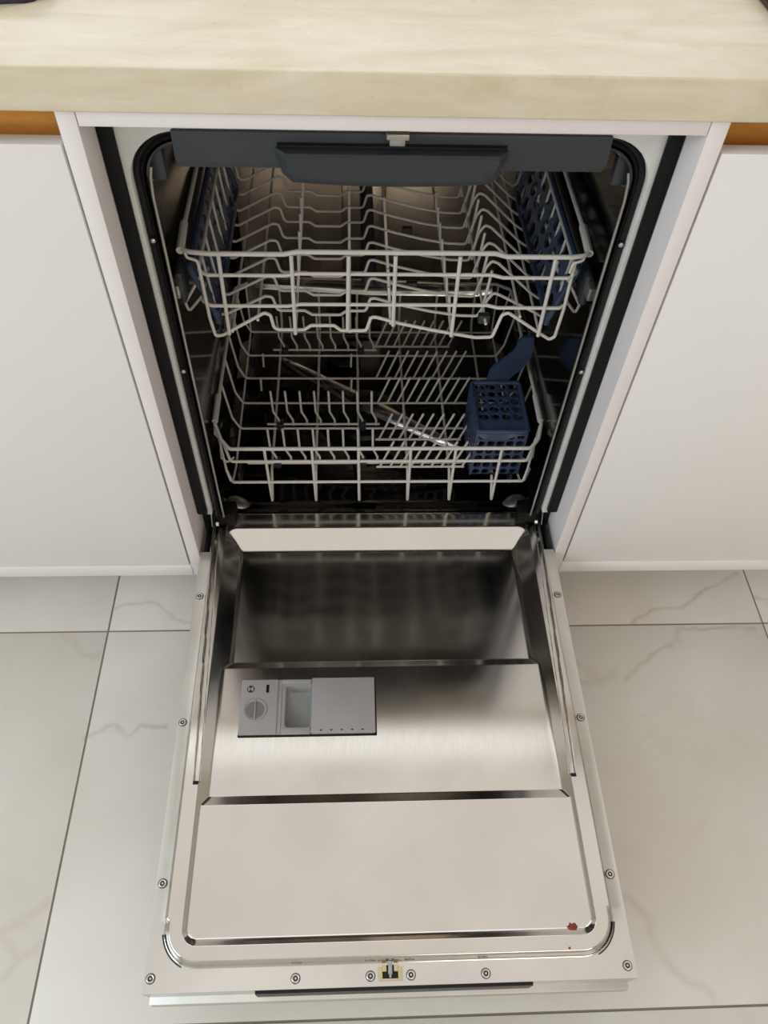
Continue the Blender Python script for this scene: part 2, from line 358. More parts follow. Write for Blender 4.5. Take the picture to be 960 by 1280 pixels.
# ------------------------------------------------------------------ dishwasher body
dw = thing('dishwasher', 'built-in stainless steel dishwasher with its door folded fully open', 'dishwasher', (0, 0.3, 0.02))
OFF = Matrix.Translation(-Vector(dw.location))
def dp(name, mb, mat, parent=dw, smooth=35, label=None):
    m = mb.mesh(name, smooth) if isinstance(mb, MB) else mb
    m.transform(OFF); o = obj(name, m, mat, parent)
    if label: o['label'] = label
    return o
def upath(w, zt, r, zb, y, n=10):
    pts = [(-w, y, zb)]
    for k in range(n + 1):
        a = PI - (PI / 2) * k / n; pts.append((-w + r + r * math.cos(a), y, zt - r + r * math.sin(a)))
    for k in range(n + 1):
        a = PI / 2 - (PI / 2) * k / n; pts.append((w - r + r * math.cos(a), y, zt - r + r * math.sin(a)))
    pts.append((w, y, zb)); return pts
def loft(levels, zb):
    mb = MB(); ps = [upath(w, zt, r, zb if len(l) < 5 else l[4], y) for l in levels for (w, zt, r, y) in [l[:4]]]
    n = len(ps[0]); vs = [p for q in ps for p in q]
    fs = [(i * n + k, i * n + k + 1, (i + 1) * n + k + 1, (i + 1) * n + k) for i in range(len(ps) - 1) for k in range(n - 1)]
    return mb.add(vs, fs)
dp('front_frame', loft([(0.2985, 0.870, 0.004, 0.075), (0.2985, 0.870, 0.004, 0.0535), (0.2783, 0.8495, 0.057, 0.0520), (0.2776, 0.8488, 0.056, 0.0530), (0.2776, 0.8488, 0.056, 0.066)], 0.205), 'frame_film', smooth=50, label='pale front frame around the tub opening')
dp('door_gasket', loft([(0.2774, 0.8486, 0.056, 0.066), (0.2764, 0.8476, 0.055, 0.0605), (0.2735, 0.8445, 0.052, 0.0590), (0.2705, 0.8415, 0.049, 0.0610), (0.2670, 0.8385, 0.045, 0.0585), (0.2645, 0.8365, 0.043, 0.0610), (0.2635, 0.836, 0.042, 0.066)], 0.190), 'gasket_rubber', smooth=50, label='black rubber door gasket')
dp('tub_rim', loft([(0.2633, 0.8358, 0.042, 0.066), (0.2630, 0.8355, 0.042, 0.0595), (0.2615, 0.834, 0.041, 0.0590), (0.2600, 0.8325, 0.040, 0.0600), (0.2610, 0.8335, 0.041, 0.066), (0.2695, 0.842, 0.045, 0.0780)], 0.185), 'tub_steel_shaded', smooth=50)
for s in (-1, 1):
    dp('rim_edge', MB().tube([(s * 0.2565, 0.0610, 0.806), (s * 0.2585, 0.0580, 0.796), (s * 0.2600, 0.0572, 0.775), (s * 0.2606, 0.0570, 0.50), (s * 0.2606, 0.0570, 0.192)], 0.0018, 8), 'light_metal', label='bright metal edge of the tub')
ZT = 0.150
tub = loft([(0.2695, 0.842, 0.045, 0.078), (0.2715, 0.844, 0.045, 0.095), (0.2725, 0.845, 0.05, 0.30), (0.2725, 0.845, 0.05, 0.545), (0.266, 0.838, 0.045, 0.560), (0.25, 0.82, 0.04, 0.565)], ZT)
dp('tub_wall', tub, 'tub_steel_shaded', smooth=40)
dp('tub_back', MB().box(-.2495, .2495, .5645, .568, ZT, .8195).bbox(-0.06, 0.02, .5600, .5650, 0.16, 0.80, b=0.002), 'tub_steel_lit')
# tub floor: raised sill at the door, dished towards the sump
nx, ny = 60, 50; vs = []; fs = []
for j in range(ny + 1):
    for i in range(nx + 1):
        x = -0.2727 + 0.5454 * i / nx; y = 0.086 + 0.48 * j / ny
        sill = max(0, 1 - (y - 0.086) / 0.035); d = math.hypot(x, y - 0.33); r = max(0, 1 - d / 0.24)
        edge = max(0, (abs(x) - 0.235) / 0.0377)
        z = 0.152 + 0.0135 * (3 * sill ** 2 - 2 * sill ** 3) - 0.022 * (3 * r * r - 2 * r ** 3) + 0.012 * edge ** 2
        vs.append((x, y, z))
for j in range(ny):
    for i in range(nx):
        a = j * (nx + 1) + i; fs.append((a, a + 1, a + nx + 2, a + nx + 1))
dp('tub_floor', MB().add(vs, fs), 'tub_steel_shaded', smooth=60)
dp('sump_filter', MB().lathe([(0.085, 0), (0.085, 0.006), (0.078, 0.008), (0.05, 0.004), (0.045, 0.012), (0.03, 0.014), (0.0, 0.014)], (-0.02, 0.33, 0.131), 40), 'black_plastic')
dp('salt_cap', MB().tube([(-0.058 + 0.03 * math.cos(a * PI / 12), 0.49 + 0.03 * math.sin(a * PI / 12), 0.164) for a in range(24)], 0.004, closed=True).lathe([(0.026, 0), (0.026, 0.008), (0.0, 0.008)], (-0.058, 0.49, 0.153)).box(-0.082, -0.034, 0.487, 0.493, 0.161, 0.170), 'black_plastic')
# black side seals, hinge wells and the outer casing behind
for s in (-1, 1):
    xa, xb = sorted((s * 0.2998, s * 0.2835))
    dp('side_seal', MB().bbox(xa, xb, 0.0455, 0.0530, 0.213, 0.8775, b=0.0015), 'black_rubber', label='black rubber strip beside the frame')
    xa, xb = sorted((s * 0.2996, s * 0.276))
    dp('hinge_well', MB().box(xa, xb, 0.070, 0.110, 0.06, 0.215), 'black_plastic')
    xa, xb = sorted((s * 0.2935, s * 0.2865))
    dp('hinge_arm', MB().bbox(xa, xb, -0.004, 0.074, 0.145, 0.1615, b=0.001), 'black_plastic')
    dp('hinge_spring_strip', MB().tube([(s * 0.2815, 0.060, 0.212), (s * 0.2812, 0.058, 0.196), (s * 0.2812, 0.048, 0.176)], 0.0009), 'hinge_metal')
    xa, xb = sorted((s * 0.2755, s * 0.243))
    dp('corner_seal', MB().bbox(xa, xb, 0.064, 0.094, 0.158, 0.188, b=0.003), 'black_rubber')
    xa, xb = sorted((s * 0.2745, s * 0.2985))
    dp('casing_side', MB().box(xa, xb, 0.076, 0.575, 0.16, 0.869), 'black_plastic')
    # screws in the tub gasket channel
    for z in (0.72, 0.52):
        dp('frame_clip', MB().lathe([(0.003, 0.0), (0.003, -0.003), (0.0015, -0.004), (0, -0.004)], (s * 0.2712, 0.0585, z), 10, 'y'), 'hinge_metal')
    # pressed rail bumps at the bottom corners of the tub
    bm = bmesh.new(); bmesh.ops.create_uvsphere(bm, u_segments=20, v_segments=10, radius=1)
    for v in bm.verts: v.co = (s * (0.244 + v.co.x * 0.020 + v.co.y * 0.006), 0.110 + v.co.y * 0.017, 0.1595 + v.co.z * 0.0075 + v.co.x * 0.004)
    m = bpy.data.meshes.new('tub_bump'); bm.to_mesh(m); bm.free(); m.polygons.foreach_set('use_smooth', [True] * len(m.polygons))
    dp('tub_bump', m, 'light_metal')
    # upper rack slide rails on the tub walls
    xa, xb = sorted((s * 0.2725, s * 0.262))
    dp('slide_rail', MB().bbox(xa, xb, 0.09, 0.53, 0.612, 0.632, b=0.003), 'light_metal')
    dp('drawer_rail', MB().bbox(xa, xb, 0.085, 0.53, 0.775, 0.790, b=0.003), 'light_metal')
    xa, xb = sorted((s * 0.262, s * 0.244))
    dp('rail_end_cap', MB().bbox(xa, xb, 0.070, 0.083, 0.785, 0.822, b=0.003), 'drawer_grey')
    xa, xb = sorted((s * 0.270, s * 0.259))
    dp('rail_stop', MB().bbox(xa, xb, 0.105, 0.14, 0.592, 0.640, b=0.005), 'drawer_grey')
dp('base_casing', MB().box(-0.297, 0.297, 0.09, 0.57, 0.01, 0.13), 'black_plastic')
dp('base_plinth', MB().box(-0.297, 0.297, 0.078, 0.0895, 0.01, 0.112), 'black_plastic')
dp('lock_catch', MB().bbox(-0.0095, 0.0135, 0.030, 0.0475, 0.8540, 0.8600, b=0.001).bbox(-0.0060, 0.0100, 0.036, 0.0470, 0.8445, 0.8545, b=0.001), 'light_metal', label='small grey door lock catch')
# lower spray arm
def bar(a, b, w0, w1, h):
    a, b = Vector(a), Vector(b); L = (b - a).length; u = (b - a).normalized(); v = Vector((-u.y, u.x, 0)); vs = []; fs = []
    N = 16
    prof = [(-1, -.3), (-.8, .5), (-.35, 1), (.35, 1), (.8, .5), (1, -.3)]
    for i in range(N + 1):
        t = i / N; w = (w0 + (w1 - w0) * (1 - abs(2 * t - 1))) * (1 - 0.9 * max(0, abs(2 * t - 1) - 0.92) / 0.08 * 0.5)
        for p, q in prof: vs.append(a + u * (L * t) + v * (w * p) + Vector((0, 0, h * q)))
    n = len(prof)
    for i in range(N):
        for k in range(n): fs.append((i * n + k, i * n + (k + 1) % n, (i + 1) * n + (k + 1) % n, (i + 1) * n + k))
    fs += [tuple(range(n)), tuple(N * n + k for k in range(n))]
    return MB().add(vs, fs)
sa = dp('spray_arm', bar((-0.185, 0.445, 0.193), (0.152, 0.207, 0.193), 0.010, 0.020, 0.008), 'arm_steel', label='long metal lower spray arm')
dp('spray_hub', MB().lathe([(0.022, -0.05), (0.022, 0.0), (0.030, 0.008), (0.018, 0.020), (0.0, 0.022)], (-0.0165, 0.326, 0.190), 24), 'black_plastic')
# ------------------------------------------------------------------ dishwasher door, lying open
dr = dp('door', MB().bbox(-0.2985, 0.2985, -0.6265, 0.0045, 0.126, 0.1390, b=0.0016).bbox(-0.2985, -0.2968, -0.6265, 0.0045, 0.1385, 0.1638, b=0.0004).bbox(0.2968, 0.2985, -0.6265, 0.0045, 0.1385, 0.1638, b=0.0004).bbox(-0.2968, 0.2968, -0.6265, -0.6248, 0.1385, 0.1638, b=0.0004).box(-0.285, 0.285, 0.002, 0.0045, 0.139, 0.1455), 'flange_steel', label='open stainless steel door')
def dsub(name, mb, mat, smooth=35, label=None): return dp(name, mb, mat, dr, smooth, label)
def smin(a, b, k):
    h = np.clip(0.5 + 0.5 * (b - a) / k, 0, 1); return b * (1 - h) + a * h - k * h * (1 - h)
def rrect(x, y, hw, ya, yb, r):       # distance to the edge, positive inside
    cy, hy = (ya + yb) / 2, (yb - ya) / 2
    qx, qy = np.abs(x) - (hw - r), np.abs(y - cy) - (hy - r)
    return -(np.hypot(np.maximum(qx, 0), np.maximum(qy, 0)) + np.minimum(np.maximum(qx, qy), 0) - r)
def panel_height(x, y):
    st = lambda a, run: np.clip((y - a) / run, 0, 1)
    dl = 0.0045 + 0.0055 * st(-0.4105, 0.0125) + 0.0070 * st(-0.2075, 0.0128)
    s = rrect(x, y, 0.258, -0.579, 0.0475, 0.020)
    h = smin(smin(dl, 0.62 * np.maximum(s, 0), 0.0018), 0.0004 + 0.44 * np.maximum(0.0475 - y, 0), 0.0012)
    h = np.where(s > 0, np.maximum(h, 0), 0)
    # runner grooves at both sides
    gc = 0.2605 + (y + 0.372) * 0.035
    g = np.clip((0.0045 - np.abs(np.abs(x) - gc)) / 0.0015, 0, 1) * np.clip((y + 0.381) / 0.002, 0, 1) * np.clip((0.060 - y) / 0.004, 0, 1)
    h = np.maximum(h, 0.0048 * g)
    o = rrect(x, np.minimum(y, 0.05), 0.2815, -0.603, 0.25, 0.046)     # raised pan on the flange
    far = rrect(x, y, 0.2815, -0.75, 0.084, 0.012)
    run = np.where(y < -0.55, 0.0085, 0.0045)
    rise = np.minimum(np.clip(o / run, 0, 1), np.clip(far / 0.003, 0, 1)); rise = rise * rise * (3 - 2 * rise)
    lip = 0.006 * np.clip((y - 0.075) / 0.009, 0, 1) ** 2
    return 0.164 + 0.008 * rise - h * (rise > 0.99) - lip
xs = np.unique(np.round(np.concatenate([np.linspace(-0.2815, 0.2815, 320), np.linspace(0.25, 0.2815, 40), -np.linspace(0.25, 0.2815, 40), [0.2983, -0.2983]]), 5))
ys = np.unique(np.round(np.concatenate([np.linspace(-0.6262, 0.084, 330), np.linspace(-0.606, -0.57, 30), np.linspace(-0.412, -0.396, 20), np.linspace(-0.210, -0.191, 20), np.linspace(-0.385, -0.377, 8)]), 5))
XX, YY = np.meshgrid(xs, ys); ZZ = panel_height(XX, YY)
vs = np.stack([XX.ravel(), YY.ravel(), ZZ.ravel()], 1); n = len(xs)
I, J = np.meshgrid(np.arange(n - 1), np.arange(len(ys) - 1)); a = (J * n + I).ravel()
fs = np.stack([a, a + 1, a + n + 1, a + n], 1)
xm = (XX[:-1, :-1].ravel() + XX[1:, 1:].ravel()) / 2; ym = (YY[:-1, :-1].ravel() + YY[1:, 1:].ravel()) / 2
hole = (xm > -0.1495) & (xm < -0.1075) & (ym > -0.3020) & (ym < -0.2370)
keep = ~hole & ~((YY[:-1, :-1].ravel() > 0.003) & ((np.abs(XX[:-1, :-1].ravel()) > 0.2825) | (np.abs(XX[1:, 1:].ravel()) > 0.2825)))
m = bpy.data.meshes.new('inner_panel'); m.from_pydata(vs.tolist(), [], fs[keep].tolist()); m.polygons.foreach_set('use_smooth', [True] * len(m.polygons)); m.update()
cz = rrect(xm[keep], np.minimum(ym[keep], 0.05), 0.2815, -0.603, 0.25, 0.046)
m.materials.append(MATS['door_steel']); m.materials.append(MATS['flange_steel']); m.polygons.foreach_set('material_index', (cz < 0.0005).astype(int).tolist())
dsub('inner_panel', m, 'door_steel', label='pressed stainless inner door panel with stepped recess')
dsub('panel_edge', MB().box(-0.2805, 0.2805, 0.0045, 0.0825, 0.145, 0.1475), 'flange_steel')
# slot in the end of the door
dsub('outer_skin', MB().bbox(-0.2965, 0.2965, -0.6350, 0.0, 0.104, 0.1255, b=0.002), 'flange_steel')
dsub('end_slot', MB().box(-0.165, 0.170, -0.6300, -0.6262, 0.128, 0.1600), 'black_plastic', label='dark slot in the door end')
for s in (-1, 1):
    xa, xb = sorted((s * 0.2575, s * 0.2650)); dsub('groove_stop', MB().bbox(xa, xb, -0.384, -0.379, 0.168, 0.1728, b=0.0006), 'black_plastic')
    dsub('corner_reflection_line', MB().tube([(s * (0.2355 + 0.0468 * math.cos(t)), -0.5575 - 0.0468 * math.sin(t), 0.1644) for t in [0.15 + i * 0.11 for i in range(10)]], 0.0008, 6), 'black_plastic')  # black line drawn in for the dark reflection around the pan corner
for (x, y) in ((-0.290, -0.081), (-0.291, -0.292), (-0.290, -0.506), (-0.290, -0.611), (-0.117, -0.6155), (-0.027, -0.6155), (0.022, -0.6155), (0.113, -0.6165), (0.288, -0.613), (0.288, -0.509), (0.289, -0.295), (0.290, -0.085)):
    dsub('screw', MB().lathe([(0.0050, 0.0), (0.0049, 0.0012), (0.0042, 0.0016), (0.0031, 0.0012), (0.0030, 0.0)], (x, y, 0.1640), 18), 'screw_steel')
    dsub('screw_recess', MB().lathe([(0.0060, 0.0), (0.0059, 0.0006), (0.0, 0.0006)], (x, y, 0.1639), 18), 'screw_dark')
    dsub('screw_socket', MB().lathe([(0.0014, 0.0), (0.0013, 0.0012), (0.0, 0.0012)], (x, y, 0.1640), 6), 'screw_steel')
# door latch in the end flange
lx, ly = -0.003, -0.6125
dsub('latch_plate', MB().bbox(lx - 0.0145, lx - 0.0095, ly - 0.0085, ly + 0.006, 0.1638, 0.1658, b=0.0004).bbox(lx + 0.0095, lx + 0.0145, ly - 0.0085, ly + 0.006, 0.1638, 0.1658, b=0.0004).bbox(lx - 0.0097, lx + 0.0097, ly - 0.0085, ly - 0.0062, 0.1638, 0.1658, b=0.0004).bbox(lx - 0.0097, lx - 0.0045, ly + 0.001, ly + 0.008, 0.1638, 0.1668, b=0.0004).bbox(lx + 0.0045, lx + 0.0097, ly + 0.001, ly + 0.008, 0.1638, 0.1668, b=0.0004), 'latch_brass', label='cream metal latch bracket')
dsub('latch_hole', MB().box(lx - 0.0097, lx + 0.0097, ly - 0.0062, ly + 0.008, 0.1638, 0.1643), 'dark_void')
dsub('latch_pin', MB().bbox(lx - 0.0026, lx + 0.0026, ly - 0.002, ly + 0.012, 0.1643, 0.1668, b=0.0006).bbox(lx - 0.0014, lx + 0.0014, ly - 0.0056, ly, 0.1643, 0.166, b=0.0004), 'light_metal')
# rust stain and drip near the end of the panel
def blob(cx, cy, z, r, seed, sx=1.0, h=0.0012):
    rr = random.Random(seed); n = 22; vs = [(cx, cy, z + h)]; fs = []
    rad = [r * (0.78 + 0.4 * rr.random()) for _ in range(n)]
    for q, hh in ((0.6, h * 0.95), (1.0, 0.0)):
        for k in range(n): a = 2 * PI * k / n; vs.append((cx + sx * rad[k] * q * math.cos(a), cy + rad[k] * q * math.sin(a), z + hh))
    for k in range(n):
        k2 = (k + 1) % n; fs += [(0, 1 + k, 1 + k2), (1 + k, 1 + n + k, 1 + n + k2, 1 + k2)]
    return MB().add(vs, fs)
dsub('rust_spot', blob(0.2270, -0.571, 0.1672, 0.0072, 3, 1.05, 0.0016), 'rust', label='small reddish brown rust spot')
dsub('rust_spot', blob(0.2180, -0.5935, 0.1716, 0.0018, 5), 'rust')
# detergent dispenser
DX0, DX1, DY0, DY1, DZ = -0.2105, -0.0135, -0.3135, -0.2290, 0.1617
dsub('dispenser_gasket', MB().bbox(DX0 - 0.0006, DX1 + 0.0022, DY0 - 0.0018, DY0 + 0.004, DZ, DZ + 0.0030, b=0.001).bbox(DX1 - 0.004, DX1 + 0.0022, DY0 - 0.0018, DY1, DZ, DZ + 0.0030, b=0.001), 'black_rubber')
dsub('dispenser_body', MB().bbox(DX0, -0.1560, DY0, DY1, DZ, DZ + 0.0062, b=0.0012, seg=3).bbox(-0.1562, -0.1505, DY0, DY1, DZ, DZ + 0.0044, b=0.0006).bbox(-0.1510, -0.1070, DY1 - 0.0065, DY1, DZ, DZ + 0.0052, b=0.0008).bbox(-0.1510, -0.1070, DY0, DY0 + 0.0105, DZ, DZ + 0.0038, b=0.0008), 'dispenser_grey', label='grey plastic detergent dispenser')
dsub('dispenser_cover', MB().bbox(-0.1062, DX1, DY0, DY1 + 0.0008, DZ + 0.0005, DZ + 0.0082, b=0.0014, seg=3), 'dispenser_grey', label='grey sliding dispenser cover')
cupx0, cupx1, cupy0, cupy1 = -0.1455, -0.1070, -0.3035, -0.2365
cup = MB()
def rr_loop(x0, x1, y0, y1, r, z, n=5):
    out = []
    for cx, cy, a0 in ((x1 - r, y1 - r, 0), (x0 + r, y1 - r, PI / 2), (x0 + r, y0 + r, PI), (x1 - r, y0 + r, 1.5 * PI)):
        for k in range(n + 1): a = a0 + PI / 2 * k / n; out.append((cx + r * math.cos(a), cy + r * math.sin(a), z))
    return out
lv = [rr_loop(-0.1510, -0.1064, DY0 + 0.0100, DY1 - 0.006, 0.001, DZ + 0.0034), rr_loop(cupx0, cupx1, cupy0, cupy1, 0.006, DZ + 0.0036), rr_loop(cupx0 + 0.0008, cupx1 - 0.0008, cupy0 + 0.0008, cupy1 - 0.0008, 0.006, DZ + 0.0028), rr_loop(cupx0 + 0.003, cupx1 - 0.003, cupy0 + 0.003, cupy1 - 0.005, 0.006, DZ - 0.014), rr_loop(cupx0 + 0.006, cupx1 - 0.006, cupy0 + 0.006, cupy1 - 0.009, 0.005, DZ - 0.0165)]
n = len(lv[0]); cv = [p for l in lv for p in l]
cf = [(i * n + k, i * n + (k + 1) % n, (i + 1) * n + (k + 1) % n, (i + 1) * n + k) for i in range(4) for k in range(n)] + [tuple(4 * n + k for k in range(n))]
dsub('dispenser_cup', MB().add(cv, cf), 'cup_inner', label='open detergent cup')
cxx, cyy = -0.1880, -0.2765
dsub('rinse_aid_cap', MB().lathe([(0.0172, 0.0), (0.0172, 0.0012), (0.0160, 0.0018), (0.0150, 0.0006), (0.0140, 0.0006), (0.0, 0.0006)], (cxx, cyy, DZ + 0.0060), 36), 'dispenser_grey', label='round grey rinse aid cap')
def half(s):
    return MB().prism([(s * 0.0011, -0.0128)] + [(s * (0.0011 + 0.0125 * math.cos(a)), 0.0128 * math.sin(a)) for a in [-PI / 2 * 0.9 + PI * 0.9 * k / 10 for k in range(11)]] + [(s * 0.0011, 0.0128)], (cxx, cyy, DZ + 0.0064), (1, 0, 0), (0, 1, 0), 0.0004)
for s in (-1, 1): dsub('cap_dial', half(s), 'dispenser_dark')
dsub('cap_ridge', MB().bbox(cxx - 0.0009, cxx + 0.0009, cyy - 0.0145, cyy + 0.0145, DZ + 0.0062, DZ + 0.0084, b=0.0004), 'dispenser_grey')
bx, by = -0.1965, -0.2440
dsub('level_window', MB().lathe([(0.0058, 0), (0.0055, 0.0008), (0, 0.0008)], (bx, by, DZ + 0.0058), 20), 'screw_dark')
dsub('level_key', MB().bbox(bx - 0.0040, bx - 0.0014, by - 0.003, by + 0.003, DZ + 0.0064, DZ + 0.0072, b=0.0003).bbox(bx + 0.0014, bx + 0.0040, by - 0.003, by + 0.003, DZ + 0.0064, DZ + 0.0072, b=0.0003).bbox(bx - 0.0016, bx + 0.0016, by - 0.0008, by + 0.0008, DZ + 0.0064, DZ + 0.0072, b=0.0003), 'dispenser_grey')
dsub('dispenser_slot', MB().bbox(-0.1738, -0.1694, -0.2500, -0.2375, DZ + 0.0056, DZ + 0.0066, b=0.0004), 'black_rubber')
for i in range(5):
    x = -0.0920 + 0.015 * i
    dsub('cover_mark', MB().prism([(-0.0024, 0.001), (0.0024, 0.001), (0.0, -0.0012)], (x, -0.3095, DZ + 0.0080), (1, 0, 0), (0, 1, 0), 0.0004), 'black_rubber')
# water droplets left on the deep part of the panel
dm = MB(); rr = random.Random(8)
for i in range(150):
    x, y = (rr.gauss(0.085, 0.035), rr.uniform(-0.165, -0.02)) if i < 95 else (rr.gauss(0.0, 0.09), rr.uniform(-0.17, 0.0))
    if abs(x) > 0.2: continue
    r = rr.uniform(0.0005, 0.0013); dm.lathe([(r, 0), (r * .85, r * .3), (r * .5, r * .48), (0, r * .52)], (x, y, 0.1559), 7)
wd = dsub('water_droplets', dm, 'water'); wd['kind'] = 'stuff'

# ------------------------------------------------------------------ cutlery drawer at the top of the tub
cd = thing('cutlery_tray', 'dark grey pull-out cutlery tray with a wide grip at the top of the tub', 'cutlery tray', (0, 0.3, 0.79))
O2 = Matrix.Translation(-Vector(cd.location))
def sub(parent):
    T = Matrix.Translation(-Vector(parent.location))
    def f(name, mb, mat, p=None, label=None):
        m = mb.mesh(name) if isinstance(mb, MB) else mb
        m.transform(T); o = obj(name, m, mat, p or parent)
        if label: o['label'] = label
        return o
    return f
cs = sub(cd)
cs('drawer_front', MB().bbox(-0.2275, 0.2265, 0.0480, 0.0560, 0.8175, 0.8520, b=0.003).bbox(-0.2275, 0.2265, 0.0560, 0.092, 0.8085, 0.8225, b=0.002), 'drawer_grey')
gp = []
N = 24
prof = [(0.0475, 0.8370), (0.0420, 0.8385), (0.0310, 0.8385), (0.0280, 0.8355), (0.0295, 0.8310), (0.0390, 0.8100), (0.0450, 0.8000), (0.0480, 0.7985)]
def hw_at(k, z): return 0.1195 - max(0, (0.815 - z)) * 0.9
vs = []; fs = []
for k, (y, z) in enumerate(prof):
    w = hw_at(k, z)
    for i in range(N + 1):
        t = -1 + 2 * i / N; e = max(0, abs(t) - 0.93) / 0.07
        vs.append((-0.002 + w * t, y + (0.0475 - y) * e ** 2 * 0.7, z - 0.0035 * 0 + (0.004 * (1 - t * t) * -1 if k > 4 else 0)))
for k in range(len(prof) - 1):
    for i in range(N): fs.append((k * (N + 1) + i, k * (N + 1) + i + 1, (k + 1) * (N + 1) + i + 1, (k + 1) * (N + 1) + i))
fs.append(tuple(k * (N + 1) for k in range(len(prof)))); fs.append(tuple(k * (N + 1) + N for k in range(len(prof)))); fs.append(tuple([i for i in range(N + 1)] + [(len(prof) - 1) * (N + 1) + i for i in range(N, -1, -1)]))
cs('drawer_grip', MB().add(vs, fs), 'drawer_grey', label='wide dark grey grip flap')
cs('grip_shadow_gap', MB().box(-0.1205, 0.117, 0.0472, 0.0482, 0.8385, 0.8415), 'black_plastic')
for s in (-1, 1): cs('drawer_side', MB().bbox(*sorted((s * 0.235, s * 0.229)), 0.0885, 0.52, 0.79, 0.815, b=0.002), 'drawer_grey')
cs('drawer_back', MB().bbox(-0.235, 0.235, 0.5205, 0.527, 0.79, 0.815, b=0.002), 'drawer_grey')
for i in range(20): cs('drawer_slat', MB().tube([(-0.229 + 0.0241 * i, 0.088, 0.806), (-0.229 + 0.0241 * i, 0.52, 0.794)], 0.0022, 6), 'rack_coating')

# ------------------------------------------------------------------ upper rack
ur = thing('upper_rack', 'light grey wire upper rack with tines in the tub', 'dish rack', (0, 0.3, 0.54), 'wire dish racks')
us = sub(ur)
RW, RR = 0.0020, 0.0031
us('rim', MB().tube([(-0.256, 0.112, 0.6735), (-0.245, 0.1035, 0.6735), (-0.220, 0.100, 0.6735), (-0.128, 0.100, 0.6735), (-0.112, 0.100, 0.677), (0.135, 0.100, 0.677), (0.150, 0.100, 0.6725), (0.232, 0.100, 0.6725), (0.249, 0.1035, 0.6725), (0.257, 0.112, 0.6735), (0.2575, 0.16, 0.6735), (0.2575, 0.50, 0.6735), (0.24, 0.525, 0.6735), (-0.24, 0.525, 0.6735), (-0.257, 0.50, 0.6735), (-0.257, 0.16, 0.6735)], RR, 10, True, 0.012), 'rack_coating')
for s in (-1, 1):
    us('rim_sleeve', MB().tube([(s * 0.2555, 0.108, 0.672), (s * 0.2575, 0.165, 0.6735)], 0.0052, 10), 'rack_coating')
    us('corner_tab', MB().tube([(s * 0.25, 0.105, 0.672), (s * 0.248, 0.104, 0.665), (s * 0.236, 0.102, 0.662), (s * 0.2345, 0.102, 0.648)], 0.0019, 8, False, 0.004), 'rack_coating')
    x = s * 0.2385
    us('side_hook', MB().tube([(x, 0.118, 0.628), (s * 0.2655, 0.120, 0.584), (s * 0.2635, 0.122, 0.568), (x, 0.118, 0.600)], 0.0019, 8, False, 0.004), 'rack_coating')
for z, xl, xr in ((0.641, -0.2385, 0.247), (0.5935, -0.2405, 0.2450)):
    us('rim_wire', MB().tube([(xl, 0.50, z), (xl, 0.112, z), (xl + 0.012, 0.102, z), (-0.128, 0.102, z), (-0.112, 0.102, z + 0.003), (0.135, 0.102, z + 0.003), (0.150, 0.102, z - 0.001), (xr - 0.012, 0.102, z - 0.001), (xr, 0.112, z), (xr, 0.50, z)], 0.0024, 8, False, 0.006), 'rack_coating')
front = [(-0.2355, 0.660), (-0.2335, 0.572), (-0.2300, 0.541), (-0.2195, 0.543), (-0.160, 0.581), (-0.1525, 0.577), (-0.1495, 0.556), (-0.143, 0.5525), (-0.109, 0.5525), (-0.099, 0.560), (-0.068, 0.560), (-0.059, 0.5515), (-0.0245, 0.5515), (-0.0185, 0.574), (-0.012, 0.5745), (0.021, 0.564), (0.065, 0.553), (0.127, 0.540), (0.150, 0.541), (0.158, 0.579), (0.166, 0.583), (0.215, 0.548), (0.231, 0.537), (0.2375, 0.542), (0.240, 0.588), (0.239, 0.663)]
def inner(hump, mid):
    return [(-0.2385, 0.641), (-0.2325, 0.572), (-0.229, 0.547), (-0.219, 0.546), (-0.162, 0.577), (-0.1525, 0.576), (-0.1475, 0.556), (-0.143, 0.553), (-0.109, 0.553), (-0.099, 0.546), (-0.060, 0.546), (-0.051, 0.553), (-0.0245, 0.553), (-0.0185, mid), (-0.012, mid + .0005), (0.021, 0.564), (0.065, 0.553), (0.105, 0.546), (0.133, 0.545), (0.1435, hump - .012), (0.1505, hump), (0.160, hump - .004), (0.215, 0.551), (0.230, 0.541), (0.2375, 0.546), (0.242, 0.588), (0.247, 0.641)]
YS = [0.104, 0.144, 0.188, 0.231, 0.274, 0.316, 0.359, 0.400, 0.446, 0.490]
us('front_wire', MB().tube([(x, 0.104, z) for x, z in front], 0.0023, 8, False, 0.006), 'rack_coating')
wm = {}
for i, y in enumerate(YS[1:]):
    key = 0.585 if i == 0 else 0.605
    p = inner(key, 0.574)
    us('cross_wire', MB().tube([(x, y, z) for x, z in p], RW, 8, False, 0.006), 'rack_coating')
for x, zb in ((-0.2085, 0.549), (-0.119, 0.550), (-0.048, 0.557), (0.0105, 0.565), (0.0915, 0.547), (0.212, 0.548)):
    us('front_upright', MB().tube([(x, 0.1005, 0.672), (x + (0.001 if x > 0 else -0.002), 0.1018, zb - 0.003)], 0.0026, 8), 'rack_coating')
def zprof(x):
    p = inner(0.605, 0.574)
    for (a, za), (b, zb) in zip(p[:-1], p[1:]):
        if a <= x <= b: return za + (zb - za) * (x - a) / (b - a)
for x in (-0.206, -0.170, -0.121, -0.047, 0.008, 0.0935, 0.138, 0.183, 0.215):
    z = zprof(x) - 0.004
    us('length_wire', MB().tube([(x, 0.1035, z), (x, 0.515, z), (x, 0.521, z + 0.012), (x, 0.524, 0.672)], RW, 8, False, 0.008), 'rack_coating')
for y in YS[2:]: us('tine', MB().tube([(-0.121, y, 0.551), (-0.1175, y, 0.585), (-0.1165, y, 0.620)], RW, 8), 'rack_coating')
for y in YS[2:8]: us('tine', MB().tube([(-0.047, y, 0.545), (-0.0468, y, 0.607)], RW, 8), 'rack_coating')
